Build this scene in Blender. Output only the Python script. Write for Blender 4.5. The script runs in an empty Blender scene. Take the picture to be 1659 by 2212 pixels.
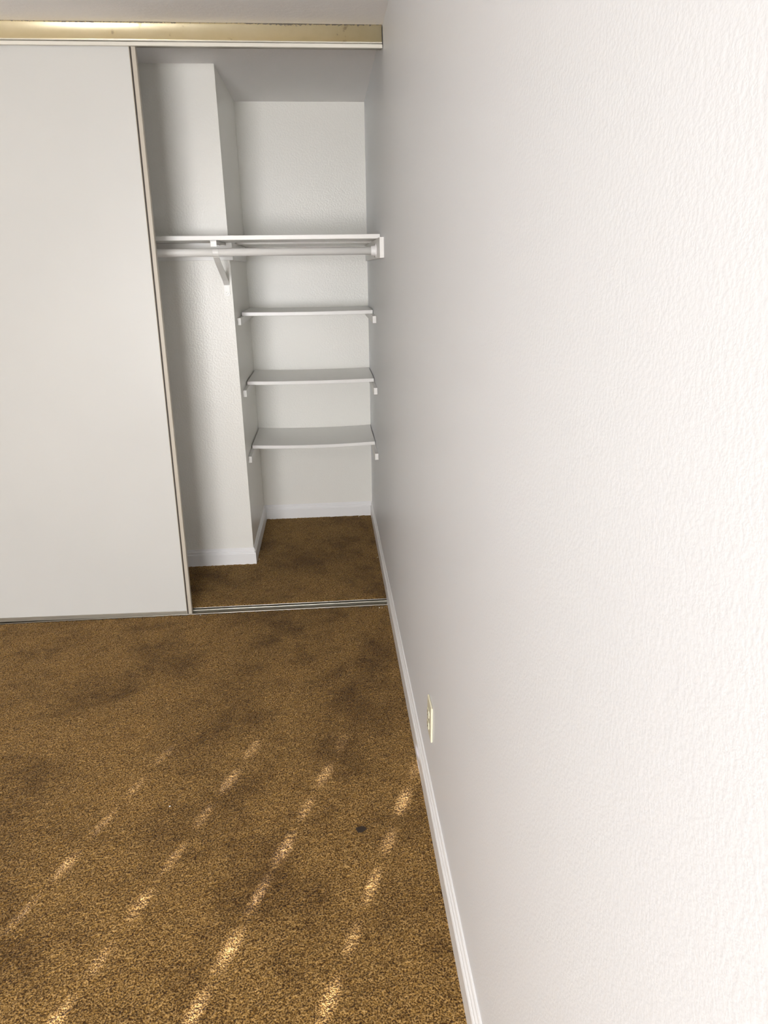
import bpy, bmesh, math, random
from mathutils import Vector, Matrix
random.seed(4)
C = bpy.context.scene.collection
S = bpy.context.scene
R = math.radians

# ---------------------------------------------------------------- camera
cam_d = bpy.data.cameras.new('camera'); cam = bpy.data.objects.new('camera', cam_d); C.objects.link(cam)
cam.location = (-0.2612, -3.0698, 1.5591)
cam.rotation_euler = (R(70.5806), R(0.7572), R(-4.716))
cam_d.sensor_fit = 'HORIZONTAL'; cam_d.sensor_width = 36.0
cam_d.lens = 1487.13 * 36.0 / 1659.0
cam_d.clip_start = 0.02
S.camera = cam

# ---------------------------------------------------------------- world, sun, window light, exposure
w = bpy.data.worlds.new('world'); S.world = w; w.use_nodes = True
bg = w.node_tree.nodes['Background']; bg.inputs[0].default_value = (0.75, 0.85, 1.0, 1); bg.inputs[1].default_value = 1.0

SUN_EL, SUN_AZ = R(18.0), math.atan(0.39)       # low sun through the blind behind the camera
sd = bpy.data.lights.new('sun', 'SUN'); sd.energy = 31.0; sd.angle = 0.0066; sd.color = (0.88, 0.88, 1.06)
so = bpy.data.objects.new('sun', sd); C.objects.link(so)
sdir = Vector((math.sin(SUN_AZ)*math.cos(SUN_EL), math.cos(SUN_AZ)*math.cos(SUN_EL), -math.sin(SUN_EL)))
so.rotation_euler = sdir.to_track_quat('-Z', 'Y').to_euler(); so.location = (-4, -8, 4)

ad = bpy.data.lights.new('window_daylight', 'AREA'); ad.shape = 'RECTANGLE'; ad.size = 1.4; ad.size_y = 1.2; ad.spread = R(180)
ad.energy = 150.0; ad.color = (0.975, 0.975, 0.985)
ao = bpy.data.objects.new('window_daylight', ad); C.objects.link(ao)
ao.location = (-1.22, -5.32, 1.25); ao.rotation_euler = (R(80), 0, 0)   # shines towards +y and a little down, as skylight does

S.view_settings.view_transform = 'Standard'; S.view_settings.look = 'None'
S.view_settings.exposure = 0.24; S.view_settings.gamma = 1.0; S.view_settings.use_curve_mapping = False

# ---------------------------------------------------------------- dimensions (metres)
H = 2.44            # ceiling
YB = 1.301          # back of the alcove
YC = 0.5633         # shallow back wall of the closet
XC = -0.7169        # corner where the alcove begins
XL, YR = -4.3, -5.4 # left and rear walls of the room
XO = -2.45          # left end of the closet opening
T = 0.012           # baseboard thickness

# ---------------------------------------------------------------- materials
def mat(name):
    m = bpy.data.materials.new(name); m.use_nodes = True
    nt = m.node_tree; return m, nt, nt.nodes['Principled BSDF']
def N(nt, t, **kw):
    n = nt.nodes.new(t)
    for k, v in kw.items():
        if k in n.inputs: n.inputs[k].default_value = v
        else: setattr(n, k, v)
    return n
def geo_coord(nt):
    return N(nt, 'ShaderNodeTexCoord').outputs['Object']
def ramp(nt, fac, stops):
    r = N(nt, 'ShaderNodeValToRGB'); cr = r.color_ramp
    while len(cr.elements) < len(stops): cr.elements.new(0.5)
    for e, (p, c) in zip(cr.elements, stops): e.position = p; e.color = (*c, 1)
    nt.links.new(fac, r.inputs[0]); return r.outputs[0]
def mixc(nt, fac, a, b, bt='MIX'):
    m = N(nt, 'ShaderNodeMix', data_type='RGBA', blend_type=bt)
    L = nt.links
    for s, v in ((0, fac), (6, a), (7, b)):
        if hasattr(v, 'links') or hasattr(v, 'is_linked'): L.new(v, m.inputs[s])
        else: m.inputs[s].default_value = v if s == 0 else (*v, 1)
    return m.outputs[2]

def paint(name, col, rough=0.5, peel=0.0, scale=90, spec=0.5, mottle=0.0):
    m, nt, b = mat(name)
    b.inputs['Base Color'].default_value = (*col, 1); b.inputs['Roughness'].default_value = rough
    b.inputs['Specular IOR Level'].default_value = spec
    co = geo_coord(nt)
    if mottle:
        n = N(nt, 'ShaderNodeTexNoise', Scale=1.6, Detail=3.0); nt.links.new(co, n.inputs['Vector'])
        c = ramp(nt, n.outputs[0], [(0.35, tuple(x*(1-mottle) for x in col)), (0.65, col)])
        nt.links.new(c, b.inputs['Base Color'])
    if peel:
        n = N(nt, 'ShaderNodeTexNoise', Scale=scale, Detail=2.5, Roughness=0.55); nt.links.new(co, n.inputs['Vector'])
        r = ramp(nt, n.outputs[0], [(0.38, (0, 0, 0)), (0.62, (1, 1, 1))])
        bu = N(nt, 'ShaderNodeBump', Strength=peel, Distance=0.002)
        nt.links.new(r, bu.inputs['Height']); nt.links.new(bu.outputs[0], b.inputs['Normal'])
    return m

M_WALL = paint('wall_paint_orange_peel', (0.805, 0.82, 0.84), 0.42, 0.085, 170)
M_CLOSET = paint('closet_wall_paint', (0.86, 0.845, 0.79), 0.30, 0.22, 110)
M_TAN = paint('tan_low_bounce_wall', (0.46, 0.43, 0.38), 0.6, 0.12, 150)  # unseen left and rear walls, toned down to cut bounce into the closet
M_CEIL = paint('ceiling_paint', (0.87, 0.85, 0.835), 0.8, 0.15, 60)
M_TRIM = paint('white_semi_gloss_trim', (0.86, 0.855, 0.85), 0.28)
M_SHELF = paint('white_shelf_paint', (0.86, 0.85, 0.82), 0.32, 0.05, 30)
M_DOOR = paint('cream_door_panel', (0.645, 0.64, 0.61), 0.4, 0.0, mottle=0.035)
M_PLATE = paint('ivory_plastic', (0.80, 0.76, 0.58), 0.3)
M_DARK = paint('dark_slot', (0.02, 0.018, 0.015), 0.6)
M_SPECK = paint('white_crumb', (0.85, 0.82, 0.76), 0.6)
M_SCRAP = paint('dark_scrap', (0.03, 0.018, 0.01), 0.8)
M_BLIND = paint('blind_slat_white', (0.8, 0.79, 0.76), 0.5)
M_VINYL = paint('window_frame_vinyl', (0.82, 0.82, 0.82), 0.4)

def metal(name, col, rough, metallic=0.9):
    m, nt, b = mat(name)
    b.inputs['Base Color'].default_value = (*col, 1); b.inputs['Metallic'].default_value = metallic
    b.inputs['Roughness'].default_value = rough; co = geo_coord(nt)
    mp = N(nt, 'ShaderNodeMapping'); mp.inputs['Scale'].default_value = (3, 60, 60)
    nt.links.new(co, mp.inputs[0]); n = N(nt, 'ShaderNodeTexNoise', Scale=4.0, Detail=4.0); nt.links.new(mp.outputs[0], n.inputs['Vector'])
    c = ramp(nt, n.outputs[0], [(0.3, tuple(x*0.85 for x in col)), (0.7, col)]); nt.links.new(c, b.inputs['Base Color'])
    return m
M_ALU = paint('champagne_aluminium', (0.52, 0.47, 0.39), 0.42)
M_GROOVE = paint('dark_brown_groove', (0.05, 0.04, 0.03), 0.6)
M_TRACK = metal('worn_aluminium_track', (0.46, 0.43, 0.37), 0.35, 0.85)
M_RAIL = metal('dull_bronze_rail', (0.40, 0.37, 0.31), 0.45, 0.6)

# cream fascia with chips of old paint along its top edge
def fascia_mat():
    m, nt, b = mat('cream_gold_fascia'); co = geo_coord(nt)
    b.inputs['Metallic'].default_value = 0.85; b.inputs['Roughness'].default_value = 0.40
    sx = N(nt, 'ShaderNodeSeparateXYZ'); nt.links.new(co, sx.inputs[0])
    mp = N(nt, 'ShaderNodeMapping'); mp.inputs['Scale'].default_value = (110, 110, 260)
    nt.links.new(co, mp.inputs[0]); n = N(nt, 'ShaderNodeTexNoise', Scale=1.0, Detail=3.0); nt.links.new(mp.outputs[0], n.inputs['Vector'])
    n2 = N(nt, 'ShaderNodeTexNoise', Scale=3.0, Detail=1.0); nt.links.new(co, n2.inputs['Vector'])
    # chip where noise*patchiness exceeds a threshold that rises away from the top edge
    d = N(nt, 'ShaderNodeMath', operation='SUBTRACT'); d.inputs[0].default_value = H; nt.links.new(sx.outputs[2], d.inputs[1])
    dm = N(nt, 'ShaderNodeMath', operation='MULTIPLY'); nt.links.new(d.outputs[0], dm.inputs[0]); dm.inputs[1].default_value = 45.0
    a = N(nt, 'ShaderNodeMath', operation='ADD'); nt.links.new(n.outputs[0], a.inputs[0]); nt.links.new(n2.outputs[0], a.inputs[1])
    s = N(nt, 'ShaderNodeMath', operation='SUBTRACT'); nt.links.new(a.outputs[0], s.inputs[0]); nt.links.new(dm.outputs[0], s.inputs[1])
    g = N(nt, 'ShaderNodeMath', operation='GREATER_THAN'); nt.links.new(s.outputs[0], g.inputs[0]); g.inputs[1].default_value = 0.96
    # smudges
    n3 = N(nt, 'ShaderNodeTexNoise', Scale=24.0, Detail=4.0); nt.links.new(co, n3.inputs['Vector'])
    base = ramp(nt, n3.outputs[0], [(0.27, (0.60, 0.50, 0.32)), (0.33, (0.86, 0.76, 0.51)), (0.7, (0.90, 0.80, 0.56))])
    c = mixc(nt, g.outputs[0], base, (0.42, 0.38, 0.33))
    nt.links.new(c, b.inputs['Base Color']); return m
M_FASCIA = fascia_mat()
M_STRIP = paint('cream_header_strip', (0.82, 0.79, 0.70), 0.35, mottle=0.1)

# brown cut-pile carpet
def carpet_mat():
    m, nt, b = mat('brown_carpet'); L = nt.links; co = geo_coord(nt)
    b.inputs['Roughness'].default_value = 1.0; b.inputs['Specular IOR Level'].default_value = 0.05
    b.inputs['Sheen Weight'].default_value = 0.1; b.inputs['Sheen Roughness'].default_value = 0.5
    # tufts; crevice shade between them painted in as the dark tone
    wob = N(nt, 'ShaderNodeTexNoise', Scale=55.0, Detail=1.0); L.new(co, wob.inputs['Vector'])
    ws = N(nt, 'ShaderNodeVectorMath', operation='SCALE'); L.new(wob.outputs[1], ws.inputs[0]); ws.inputs['Scale'].default_value = 0.0025
    wa = N(nt, 'ShaderNodeVectorMath', operation='ADD'); L.new(co, wa.inputs[0]); L.new(ws.outputs[0], wa.inputs[1])
    t = N(nt, 'ShaderNodeTexNoise', Scale=235.0, Detail=1.6, Roughness=0.6); L.new(wa.outputs[0], t.inputs['Vector'])
    tuft = ramp(nt, t.outputs[0], [(0.36, (0.055, 0.024, 0.006)), (0.50, (0.255, 0.140, 0.034)), (0.66, (0.48, 0.30, 0.115))])
    # pile lying in different directions: broad darker and lighter patches
    p1 = N(nt, 'ShaderNodeTexNoise', Scale=2.6, Detail=4.0, Roughness=0.6); L.new(co, p1.inputs['Vector'])
    patch = ramp(nt, p1.outputs[0], [(0.36, (0.58, 0.55, 0.52)), (0.50, (0.95, 0.95, 0.95)), (0.66, (1.12, 1.12, 1.12))])
    p2 = N(nt, 'ShaderNodeTexNoise', Scale=11.0, Detail=3.0, Roughness=0.6); L.new(co, p2.inputs['Vector'])
    patch2 = ramp(nt, p2.outputs[0], [(0.32, (0.74, 0.72, 0.70)), (0.48, (1.0, 1.0, 1.0))])
    c = mixc(nt, 1.0, tuft, patch, 'MULTIPLY'); c = mixc(nt, 1.0, c, patch2, 'MULTIPLY')
    L.new(c, b.inputs['Base Color'])
    bu = N(nt, 'ShaderNodeBump', Strength=1.0, Distance=0.006); L.new(t.outputs[0], bu.inputs['Height'])
    L.new(bu.outputs[0], b.inputs['Normal']); return m
M_CARPET = carpet_mat()

# ---------------------------------------------------------------- mesh helpers
def obj(name, bm, m, parent=None, smooth=False, loc=None):
    me = bpy.data.meshes.new(name)
    bmesh.ops.recalc_face_normals(bm, faces=bm.faces)
    bm.to_mesh(me); bm.free(); me.materials.append(m)
    if smooth:
        for p in me.polygons: p.use_smooth = True
    o = bpy.data.objects.new(name, me); C.objects.link(o)
    if parent: o.parent = parent
    if loc: o.location = loc
    return o
def tag(o, label, cat, group=None):
    o['label'] = label; o['category'] = cat
    if group: o['group'] = group
    return o
def struct(o):
    o['kind'] = 'structure'; return o
def thing(name, loc, label, cat, group=None):
    o = bpy.data.objects.new(name, None); C.objects.link(o); o.location = loc; o.empty_display_size = 0.05
    return tag(o, label, cat, group)
def box(bm, lo, hi, bevel=0.0, seg=2):
    g = bmesh.ops.create_cube(bm, size=1.0); vs = g['verts']
    lo, hi = Vector(lo), Vector(hi); c = (lo+hi)/2; s = hi-lo
    for v in vs: v.co = Vector((c[i] + v.co[i]*s[i] for i in range(3)))
    if bevel:
        es = list({e for v in vs for e in v.link_edges})
        bmesh.ops.bevel(bm, geom=es, offset=bevel, segments=seg, affect='EDGES', profile=0.5)
def newbox(lo, hi, bevel=0.0):
    bm = bmesh.new(); box(bm, lo, hi, bevel); return bm
def cyl(bm, a, b_, r1, r2=None, seg=32, caps=True):
    a, b_ = Vector(a), Vector(b_); d = b_-a; r2 = r1 if r2 is None else r2
    mtx = Matrix.Translation((a+b_)/2) @ d.to_track_quat('Z', 'Y').to_matrix().to_4x4()
    bmesh.ops.create_cone(bm, cap_ends=caps, segments=seg, radius1=r1, radius2=r2, depth=d.length, matrix=mtx)
def prism(bm, pts, a, b_):
    """closed outline pts extruded from transform a to transform b_ (functions 2D->3D)"""
    A = [bm.verts.new(a(p)) for p in pts]; B = [bm.verts.new(b_(p)) for p in pts]; n = len(pts)
    for i in range(n): bm.faces.new((A[i], A[(i+1) % n], B[(i+1) % n], B[i]))
    bm.faces.new(A); bm.faces.new(list(reversed(B)))

def baseboard(name, P, Q, n, m0, m1, t=T, h=0.095):
    """moulded baseboard along P->Q, n = direction into the room; m = +1 outside mitre, -1 inside mitre, 0 square"""
    P, Q, n = Vector((*P, 0)), Vector((*Q, 0)), Vector((*n, 0)); d = (Q-P).normalized()
    pr = [(0, -0.015), (t, -0.015), (t, h*0.66), (t*0.86, h*0.70), (t*0.52, h*0.715), (t*0.46, h*0.80),
          (t*0.74, h*0.825), (t*0.70, h*0.86), (t*0.42, h*0.91), (t*0.36, h*0.97), (t*0.22, h), (0, h)]
    bm = bmesh.new()
    prism(bm, pr, lambda p: P + n*p[0] - d*(p[0]*m0) + Vector((0, 0, p[1])),
                  lambda p: Q + n*p[0] + d*(p[0]*m1) + Vector((0, 0, p[1])))
    return struct(obj(name, bm, M_TRIM))

# ---------------------------------------------------------------- room shell
struct(obj('wall_right', newbox((0, YR-0.12, -0.1), (0.12, YB+0.12, H+0.1)), M_WALL))
struct(obj('wall_closet_back', newbox((XC, YB, -0.1), (0, YB+0.12, H+0.1)), M_CLOSET))
struct(obj('wall_closet_shallow', newbox((XO-0.12, YC, -0.1), (XC, YB+0.12, H+0.1)), M_CLOSET))
struct(obj('wall_closet_left', newbox((XO-0.12, 0.0, -0.1), (XO, YC, H+0.1)), M_CLOSET))
struct(obj('wall_front', newbox((XL, 0.0, -0.1), (XO-0.12, 0.12, H+0.1)), M_WALL))
struct(obj('wall_left', newbox((XL-0.12, YR-0.12, -0.1), (XL, 0.12, H+0.1)), M_TAN))
bm = bmesh.new()                                     # rear wall with the window opening
WX0, WX1, WZ0, WZ1 = -3.1, -0.5, 0.7, 2.1
box(bm, (XL, YR-0.12, -0.1), (WX0, YR, H+0.1)); box(bm, (WX1, YR-0.12, -0.1), (0, YR, H+0.1))
box(bm, (WX0, YR-0.12, -0.1), (WX1, YR, WZ0)); box(bm, (WX0, YR-0.12, WZ1), (WX1, YR, H+0.1))
struct(obj('wall_rear', bm, M_TAN))
struct(obj('ceiling', newbox((XL-0.12, YR-0.12, H), (0.12, YB+0.12, H+0.12)), M_CEIL))

# floor: carpet in the room and in the closet with a slot for the door track; pile as a fine relief
TY0, TY1 = -0.030, 0.044
def carpet_patch(bm, x0, x1, y0, y1, step, seam=()):
    nx = max(1, round((x1-x0)/step)); ny = max(1, round((y1-y0)/step)); rows = []
    for j in range(ny+1):
        row = []
        for i in range(nx+1):
            x = x0+(x1-x0)*i/nx; y = y0+(y1-y0)*j/ny
            e = 0.0
            edge = i in (0, nx) or j in (0, ny)
            joined = ('low' in seam and j == 0) or ('high' in seam and j == ny and x > XC)
            z = -0.0006 if joined else -0.009 if edge else random.uniform(-0.0022, 0.0012)
            row.append(bm.verts.new((x + (0 if edge else random.uniform(-.25, .25)*step), y + (0 if edge else random.uniform(-.25, .25)*step), z)))
        rows.append(row)
    for j in range(ny):
        for i in range(nx):
            bm.faces.new((rows[j][i], rows[j][i+1], rows[j+1][i+1], rows[j+1][i]))
bm = bmesh.new()
carpet_patch(bm, -2.2, 0.0, -2.3, TY0, 0.008)
carpet_patch(bm, XO, 0.0, TY1, YC, 0.010, ('high',))
carpet_patch(bm, XC, 0.0, YC, YB, 0.010, ('low',))
def quad(bm, *p): bm.faces.new([bm.verts.new(q) for q in p])
quad(bm, (XL, -2.3, 0), (-2.2, -2.3, 0), (-2.2, TY0, 0), (XL, TY0, 0))
quad(bm, (XL, YR, 0), (0, YR, 0), (0, -2.3, 0), (XL, -2.3, 0))
box(bm, (XL-0.12, YR-0.12, -0.12), (0.12, YB+0.12, -0.022))
fl = struct(obj('floor', bm, M_CARPET))

# window and its blind (behind the camera: the daylight and the thin streaks of sun come through it)
win = bpy.data.objects.new('window_1', None); C.objects.link(win); win.location = ((WX0+WX1)/2, YR-0.09, WZ0); struct(win)
bm = bmesh.new(); f = 0.045; a0 = WX0-(WX0+WX1)/2; a1 = -a0; hh = WZ1-WZ0
box(bm, (a0, -0.03, 0), (a1, 0.02, f)); box(bm, (a0, -0.03, hh-f), (a1, 0.02, hh))
box(bm, (a0, -0.03, f), (a0+f, 0.02, hh-f)); box(bm, (a1-f, -0.03, f), (a1, 0.02, hh-f))
obj('window_frame', bm, M_VINYL, win)
# blind of closed slats; four columns of cord holes
blind = thing('window_blind', ((WX0+WX1)/2, YR-0.02, WZ0), 'closed white horizontal slat blind in the window of the rear wall', 'blind')
cx = (WX0+WX1)/2; YH = YR-0.02
bm = bmesh.new(); box(bm, (a0, -0.02, hh-0.05), (a1, 0.02, hh), 0.002); obj('head_rail', bm, M_BLIND, blind)
cols = [(-0.174-0.39*(YH*-1-1.6), 0.026), (-0.474-0.39*(YH*-1-1.6), 0.026), (-0.782-0.39*(YH*-1-1.6), 0.020), (-1.080-0.39*(YH*-1-1.6), 0.015)]
pitch = 0.0520; k = 0; z = 0.012
while z + pitch*0.5 < hh-0.05:
    zc = z + pitch/2
    bm = bmesh.new(); zl, zh = z-0.004, z+pitch+0.001; yy = 0.0015 if k % 2 else -0.0015
    worldz = WZ0+zc
    if worldz < 1.56:
        hz = 0.012; xs = a0+0.004
        for (hx, hw) in sorted(cols):
            jit = random.uniform(0.55, 1.25); ww = hw*jit/2; x = hx-cx
            box(bm, (xs, yy-0.0012, zl), (x-ww, yy+0.0012, zh))
            fade = min(1.0, max(0.25, 0.25+(1.56-worldz)/0.30)); hz2 = 0.0125*fade*random.uniform(0.45, 1.15)
            box(bm, (x-ww, yy-0.0012, zl), (x+ww, yy+0.0012, zc-hz2)); box(bm, (x-ww, yy-0.0012, zc+hz2), (x+ww, yy+0.0012, zh))
            xs = x+ww
        box(bm, (xs, yy-0.0012, zl), (a1-0.004, yy+0.0012, zh))
    else:
        box(bm, (a0+0.004, yy-0.0012, zl), (a1-0.004, yy+0.0012, zh))
    obj('slat', bm, M_BLIND, blind)
    z += pitch; k += 1
bm = bmesh.new(); box(bm, (a0, -0.014, -0.012), (a1, 0.014, 0.009), 0.002); obj('bottom_rail', bm, M_BLIND, blind)

# baseboards
baseboard('baseboard_closet_shallow', (XO, YC), (XC, YC), (0, -1), -1, 1)
baseboard('baseboard_closet_side', (XC, YC), (XC, YB), (1, 0), 1, -1)
baseboard('baseboard_closet_back', (XC, YB), (0, YB), (0, -1), -1, -1)
baseboard('baseboard_closet_right', (0, YB), (0, -0.004), (-1, 0), -1, 0)
baseboard('baseboard_right', (0, -0.004), (0, YR), (-1, 0), 0, -1, t=0.0145, h=0.102)
baseboard('baseboard_rear', (0, YR), (XL, YR), (0, 1), -1, -1, t=0.0145, h=0.102)
baseboard('baseboard_left', (XL, YR), (XL, 0), (1, 0), -1, -1, t=0.0145, h=0.102)
baseboard('baseboard_front', (XL, 0), (XO, 0), (0, -1), -1, 0, t=0.0145, h=0.102)

# ---------------------------------------------------------------- fascia over the sliding doors
fa = thing('door_fascia', (XO, 0.0155, H), 'cream gold curved metal fascia under the ceiling above the closet opening', 'fascia')
X1 = -0.004 - XO
n = 12; front = []; zt, zb = -0.0005, -0.0600
yy = 0.0
for i in range(n+1):
    u = i/n; front.append((yy, zt+(zb-zt)*u)); yy += 0.0595/n*math.tan(R(22 - 58*(u+0.5/n)))
back = [(y+0.0025, z) for y, z in reversed(front)]
bm = bmesh.new(); prism(bm, front+back, lambda p: Vector((0, p[0], p[1])), lambda p: Vector((X1, p[0], p[1])))
o = obj('cove_panel', bm, M_FASCIA, fa)
for p in o.data.polygons: p.use_smooth = len(p.vertices) == 4 and abs(p.normal.x) < .5
# object coordinates of the panel start at its parent; bake them to room coordinates for the material
o.data.transform(Matrix.Translation(fa.location)); o.location = -Vector(fa.location)
obj('lower_lip', newbox((0, -0.0105, -0.0632), (X1, 0.010, -0.0602), 0.0006), M_STRIP, fa)
tt = thing('top_door_track', (XO, 0.0155, H), 'thin cream track strip just below the gold fascia, over the closet opening', 'door track')
bm = bmesh.new(); box(bm, (0, -0.008, -0.0785), (X1+0.001, 0.003, -0.0662), 0.0008)
obj('front_strip', bm, M_STRIP, tt)
bm = bmesh.new(); box(bm, (0, 0.018, -0.064), (X1, 0.075, -0.0003))
obj('channel', bm, M_RAIL, tt)

# ---------------------------------------------------------------- floor track
bt = thing('floor_door_track', (XO, 0, -0.012), 'grey aluminium sliding door track on the carpet across the closet opening', 'door track')
W = -XO-0.0125
bm = bmesh.new(); box(bm, (0, TY0+0.001, -0.008), (W, TY1-0.001, -0.004))
box(bm, (0, TY0+0.001, -0.004), (W, TY0+0.006, 0.0125), 0.001)
box(bm, (0, TY1-0.006, -0.004), (W, TY1-0.003, 0.0110), 0.001)
obj('channel', bm, M_TRACK, bt)
bm = bmesh.new(); box(bm, (0, 0.0110, -0.004), (W, 0.0200, 0.0125), 0.0015)
obj('centre_rib', bm, M_TRACK, bt)

# ---------------------------------------------------------------- sliding doors (real doors hang a little out of plumb)
def make_door(name, xr, width, y0, y1, zb, zt, lean):
    d = bpy.data.objects.new(name, None); C.objects.link(d); struct(d)
    d.location = (xr, y0, zb)
    h = zt-zb
    d.rotation_euler = (-math.atan2(y1-y0, h), math.atan2(lean, h), 0)
    sw = 0.019; th = 0.024
    obj('panel', newbox((-width+0.0225, 0.0035, 0.020), (-0.0250, 0.0125, h-0.02), 0.0005), M_DOOR, d)
    for s, nm in ((1, 'right'), (-1, 'left')):
        bm = bmesh.new()
        if s == 1:
            box(bm, (-0.0165, 0.0, 0), (0, th, h), 0.002); box(bm, (-0.0252, 0.001, 0), (-0.0225, 0.016, h), 0.0008)
        else:
            box(bm, (-width, 0.0, 0), (-width+0.015, th, h), 0.002); box(bm, (-width+0.019, 0.002, 0), (-width+0.0225, 0.014, h), 0.0008)
        o = obj('stile', bm, M_ALU, d); o['label'] = 'champagne aluminium edge stile'
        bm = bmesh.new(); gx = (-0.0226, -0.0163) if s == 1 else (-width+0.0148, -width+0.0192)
        box(bm, (gx[0], 0.006, 0.001), (gx[1], 0.014, h-0.001)); o = obj('groove_strip', bm, M_GROOVE, d); o['label'] = 'dark line between the panel and its edge stile'  # dark brown strip set in the groove beside the stile
    bm = bmesh.new(); box(bm, (-width+0.0225, 0.001, 0), (-0.0250, 0.018, 0.020), 0.001)
    o = obj('bottom_rail', bm, M_RAIL, d); o['label'] = 'dull grey-brown metal bottom rail'
    bm = bmesh.new(); box(bm, (-width+0.0225, 0.001, h-0.02), (-0.0250, 0.018, h), 0.001)
    obj('top_rail', bm, M_RAIL, d)
    return d
make_door('door_1', -0.9625, 1.24, -0.0225, 0.0225, -0.006, 2.400, 0.0270)
make_door('door_2', XO+1.235, 1.23, 0.0215, 0.0560, -0.006, 2.374, 0.0)

# ---------------------------------------------------------------- shelves
def shelf_bm(x0, x1, y0, y1, z1, th, sag):
    bm = bmesh.new(); n = 24
    pr = [(y0, z1-0.0015), (y0+0.0015, z1), (y1, z1), (y1, z1-th), (y0+0.0015, z1-th), (y0, z1-th+0.0015)]
    rings = []
    for i in range(n+1):
        u = i/n; x = x0+(x1-x0)*u; dz = -sag*4*u*(1-u)
        rings.append([bm.verts.new((x, y, z+dz)) for y, z in pr])
    for a, b_ in zip(rings, rings[1:]):
        for i in range(6): bm.faces.new((a[i], a[(i+1) % 6], b_[(i+1) % 6], b_[i]))
    bm.faces.new(rings[0]); bm.faces.new(list(reversed(rings[-1])))
    return bm
tag(obj('closet_shelf', shelf_bm(XO+0.002, -0.003, 0.263, YC-0.001, 1.7100, 0.0195, 0.0), M_SHELF),
    'long white closet shelf above the hanging rod, the highest and widest board', 'shelf')
LOW = [(1.351, 'upper'), (0.9810, 'middle'), (0.6170, 'bottom')]
# alcove boards
tag(obj('alcove_shelf', shelf_bm(XC+0.003, -0.003, 0.83, YB-0.002, 1.7100, 0.0195, 0.0), M_SHELF),
    'white shelf board deep in the alcove, behind and level with the long top shelf', 'shelf', 'alcove shelf boards')
txt = ['white alcove shelf directly below the hanging rod, the thin-looking one of the three low boards',
       'white alcove shelf midway down, second of the three boards below the rod',
       'lowest white alcove shelf, its whole top visible, nearest the carpet']
for (z, nm), lab in zip(LOW, txt):
    tag(obj('alcove_shelf', shelf_bm(XC+0.0065, -0.0045, 0.83, YB-0.002, z, 0.0195, {1.351: 0.003, 0.9810: 0.0045}.get(z, 0.009)), M_SHELF), lab, 'shelf', 'alcove shelf boards')

# cleats: painted battens that carry the boards
def cleat(lo, hi, label, nm='shelf_cleat', group=None):
    c = (Vector(lo)+Vector(hi))/2; h2 = (Vector(hi)-Vector(lo))/2
    o = obj(nm, newbox(-h2, h2, 0.0012), M_SHELF, loc=c); return tag(o, label, 'cleat', group)
names = ['upper', 'middle', 'lowest']
for (z, nm), word in zip(LOW, ['upper', 'middle', 'lowest']):
    zz = z-0.0195-0.0002-(0.002 if word != 'upper' else 0)
    cleat((-0.0185, 0.63, zz-0.036), (-0.0002, YB-0.001, zz), 'white batten on the right wall under the %s of the three low alcove shelves' % word, group='battens under the low shelves')
    cleat((XC+0.0002, 0.66, zz-0.036), (XC+0.0185, YB-0.001, zz), 'white batten on the left alcove wall under the %s of the three low shelves' % word, group='battens under the low shelves')
ZT = 1.6900
cleat((-0.0185, 0.085, ZT-0.084), (-0.0002, 1.16, ZT), 'wide white board on the right wall carrying the top shelf and the rod end')
cleat((XO+0.002, YC-0.019, ZT-0.079), (XC+0.018, YC-0.0002, ZT), 'white ledger board along the shallow closet wall under the long top shelf')
cleat((XC+0.0002, YC+0.0005, ZT-0.080), (XC+0.018, 1.16, ZT), 'white ledger board on the left alcove wall behind the rod bracket')

# hanging rod, end socket, bracket
RY, RZ, RR = 0.295, 1.6405, 0.0170
bm = bmesh.new(); cyl(bm, (XO+0.004, RY, RZ), (-0.030, RY, RZ), RR, seg=40)
o = tag(obj('closet_rod', bm, M_SHELF), 'round white closet hanging rod running below the long top shelf', 'closet rod')
for p in o.data.polygons: p.use_smooth = abs(p.normal.x) < .5
sk = thing('rod_socket', (-0.0187, RY, RZ), 'white round rod socket on the right wall board, holding the rod end', 'rod socket')
bm = bmesh.new(); cyl(bm, (0, 0, 0), (-0.0055, 0, 0), 0.031, seg=40); obj('flange', bm, M_TRIM, sk)
bm = bmesh.new()
prof = [(0.0178, -0.0055), (0.0225, -0.0055), (0.0215, -0.024), (0.0178, -0.024)]; seg = 40; rings = []
for i in range(seg):
    a = 2*math.pi*i/seg; rings.append([bm.verts.new((x, r*math.cos(a), r*math.sin(a))) for r, x in prof])
for i in range(seg):
    a, b_ = rings[i], rings[(i+1) % seg]
    for j in range(4): bm.faces.new((a[j], a[(j+1) % 4], b_[(j+1) % 4], b_[j]))
obj('cup', bm, M_TRIM, sk)
for yy_, zz_ in ((0.0, 0.026), (0.0, -0.026)):
    bm = bmesh.new(); cyl(bm, (-0.0055, yy_, zz_), (-0.0075, yy_, zz_), 0.003, 0.002, seg=12)
    obj('screw', bm, M_TRACK, sk)

BX = -0.7420
br = thing('shelf_bracket', (BX, YC-0.019, ZT), 'white metal shelf and rod bracket with a slanting brace, left of the alcove', 'bracket')
hw = 0.0135
bm = bmesh.new(); L0 = -(YC-0.019-0.240)              # arm under the shelf, its folded front end
box(bm, (-hw, L0, -0.0030), (hw, 0, -0.0005)); box(bm, (-hw, L0, -0.027), (hw, L0+0.004, -0.0005), 0.001)
for s in (-1, 1): box(bm, (s*hw-(0.0012 if s > 0 else 0), L0+0.002, -0.012), (s*hw+(0.0012 if s < 0 else 0), -0.002, -0.002))
obj('arm', bm, M_SHELF, br)
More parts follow.
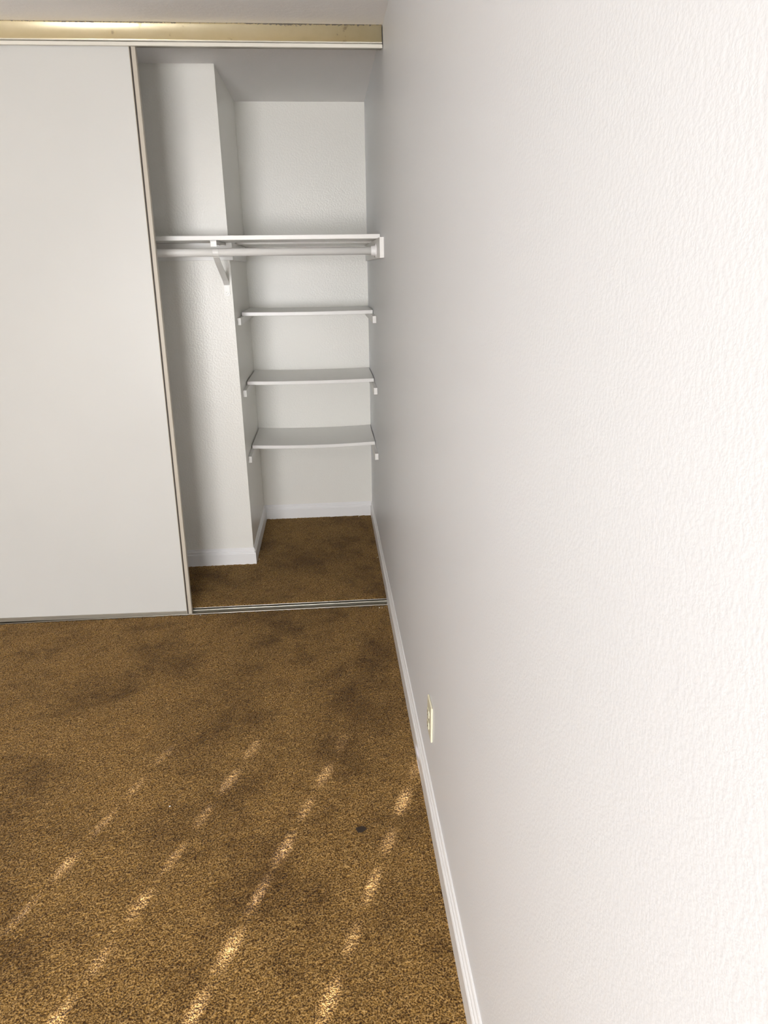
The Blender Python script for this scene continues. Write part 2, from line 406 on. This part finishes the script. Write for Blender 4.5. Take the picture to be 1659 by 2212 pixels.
# brace: channel strap from the rod hook back down to the wall
def strap(bm, pts, hw, th):
    rings = []
    for i, p in enumerate(pts):
        a = pts[max(0, i-1)]; b_ = pts[min(len(pts)-1, i+1)]
        t = Vector((b_[0]-a[0], b_[1]-a[1])).normalized(); nn = Vector((-t.y, t.x))*th/2
        rings.append([bm.verts.new(q) for q in ((-hw, p[0]+nn.x, p[1]+nn.y), (hw, p[0]+nn.x, p[1]+nn.y), (hw, p[0]-nn.x, p[1]-nn.y), (-hw, p[0]-nn.x, p[1]-nn.y))])
    for a, b_ in zip(rings, rings[1:]):
        for i in range(4): bm.faces.new((a[i], a[(i+1) % 4], b_[(i+1) % 4], b_[i]))
    bm.faces.new(rings[0]); bm.faces.new(list(reversed(rings[-1])))
ry, rz = RY-(YC-0.019), RZ-ZT
bm = bmesh.new(); hook = []
for i in range(15):
    a = R(140 + i*(300-140)/14); hook.append((ry+(RR+0.0022)*math.cos(a), rz+(RR+0.0022)*math.sin(a)))
hook += [(ry+0.022, rz-0.016)]
strap(bm, hook, 0.0125, 0.003); obj('rod_hook', bm, M_SHELF, br)
bm = bmesh.new()
foot = [(ry+0.004, rz-RR-0.003), (-0.030, -0.168), (0.0135, -0.198)]
strap(bm, [(ry-0.004, rz-RR-0.002), (ry+0.03, rz-RR-0.022), (-0.02, -0.170), (0.0155, -0.192)], hw*0.98, 0.006)
obj('brace', bm, M_SHELF, br)
bm = bmesh.new(); out = [(-hw, 0.0)]                   # foot plate with a round lower end
out = [(-hw, 0), (hw, 0), (hw, -0.042)] + [(hw*math.cos(R(-a)), -0.042+hw*math.sin(R(-a))) for a in range(15, 180, 15)] + [(-hw, -0.042)]
prism(bm, out, lambda p: Vector((p[0], 0.0155, -0.192+p[1])), lambda p: Vector((p[0], 0.0189, -0.192+p[1])))
obj('foot_plate', bm, M_SHELF, br)
bm = bmesh.new(); cyl(bm, (0, 0.0155, -0.232), (0, 0.0130, -0.232), 0.0052, 0.0036, seg=20); o = obj('screw', bm, M_TRACK, br); o['label'] = 'round screw head'

# ---------------------------------------------------------------- electrical outlet on the right wall
ol = thing('electrical_outlet', (0, -1.382, 0.315), 'ivory duplex electrical outlet low on the right wall above the baseboard', 'outlet')
bm = bmesh.new(); box(bm, (-0.0060, -0.0365, -0.0585), (-0.0002, 0.0365, 0.0585), 0.0022, 3); obj('cover_plate', bm, M_PLATE, ol)
for s in (1, -1):
    bm = bmesh.new(); zc = s*0.0195
    out = [(0.0165*math.cos(R(a)), max(-0.0125, min(0.0125, 0.0165*math.sin(R(a))))) for a in range(0, 360, 12)]
    prism(bm, out, lambda p: Vector((-0.0073, p[0], zc+p[1])), lambda p: Vector((-0.0098, p[0], zc+p[1])))
    rc = obj('receptacle', bm, M_PLATE, ol)
    bm = bmesh.new()
    for yy_ in (-0.0062, 0.0062): box(bm, (-0.0101, yy_-0.001, zc-0.0005), (-0.0096, yy_+0.001, zc+0.0075))
    cyl(bm, (-0.0096, 0, zc-0.006), (-0.0101, 0, zc-0.006), 0.0022, seg=12)
    s_ = obj('slot', bm, M_DARK, rc); s_['label'] = 'dark plug slots'
bm = bmesh.new(); cyl(bm, (-0.0073, 0, 0), (-0.0086, 0, 0), 0.0032, 0.0026, seg=16); obj('screw', bm, M_TRACK, ol)

# ---------------------------------------------------------------- crumbs on the carpet
def crumb(x, y, r, label, m=M_SPECK, flat=0.6, name='crumb', cat='crumb', group='white crumbs on the carpet', z=0.0):
    bm = bmesh.new(); bmesh.ops.create_icosphere(bm, subdivisions=2, radius=r)
    for v in bm.verts:
        k_ = random.uniform(0.75, 1.2); v.co = Vector((v.co.x*k_, v.co.y*k_, v.co.z*flat*k_))
    tag(obj(name, bm, m, loc=(x, y, z+r*flat*0.6)), label, cat, group)
crumb(-0.056, -0.061, 0.0032, 'tiny white crumb on the carpet below the right end of the floor track')
crumb(-0.043, -0.062, 0.0022, 'smaller of two white crumbs side by side near the right baseboard corner')
crumb(-0.919, -0.046, 0.0028, 'white crumb on the carpet just in front of the sliding door corner')
crumb(-0.697, 0.6134, 0.0030, 'white crumb beside the baseboard corner where the alcove starts')
crumb(-0.0185, 0.563, 0.0028, 'white crumb on the closet carpet against the right baseboard')
crumb(-0.094, 1.267, 0.0026, 'white crumb at the back edge of the alcove carpet')
crumb(-0.802, -1.313, 0.0026, 'lone white crumb out on the open room carpet, far from door and walls')
bm = bmesh.new(); n = 9
pts = [((0.009+0.006*random.random())*math.cos(2*math.pi*i/n)*1.3, (0.006+0.008*random.random())*math.sin(2*math.pi*i/n)) for i in range(n)]
prism(bm, pts, lambda p: Vector((p[0], p[1], 0.0)), lambda p: Vector((p[0], p[1], 0.003)))
tag(obj('dark_scrap', bm, M_SCRAP, loc=(-0.2175, -1.462, 0.0006)), 'small dark brown scrap on the carpet between two sun streaks', 'scrap')
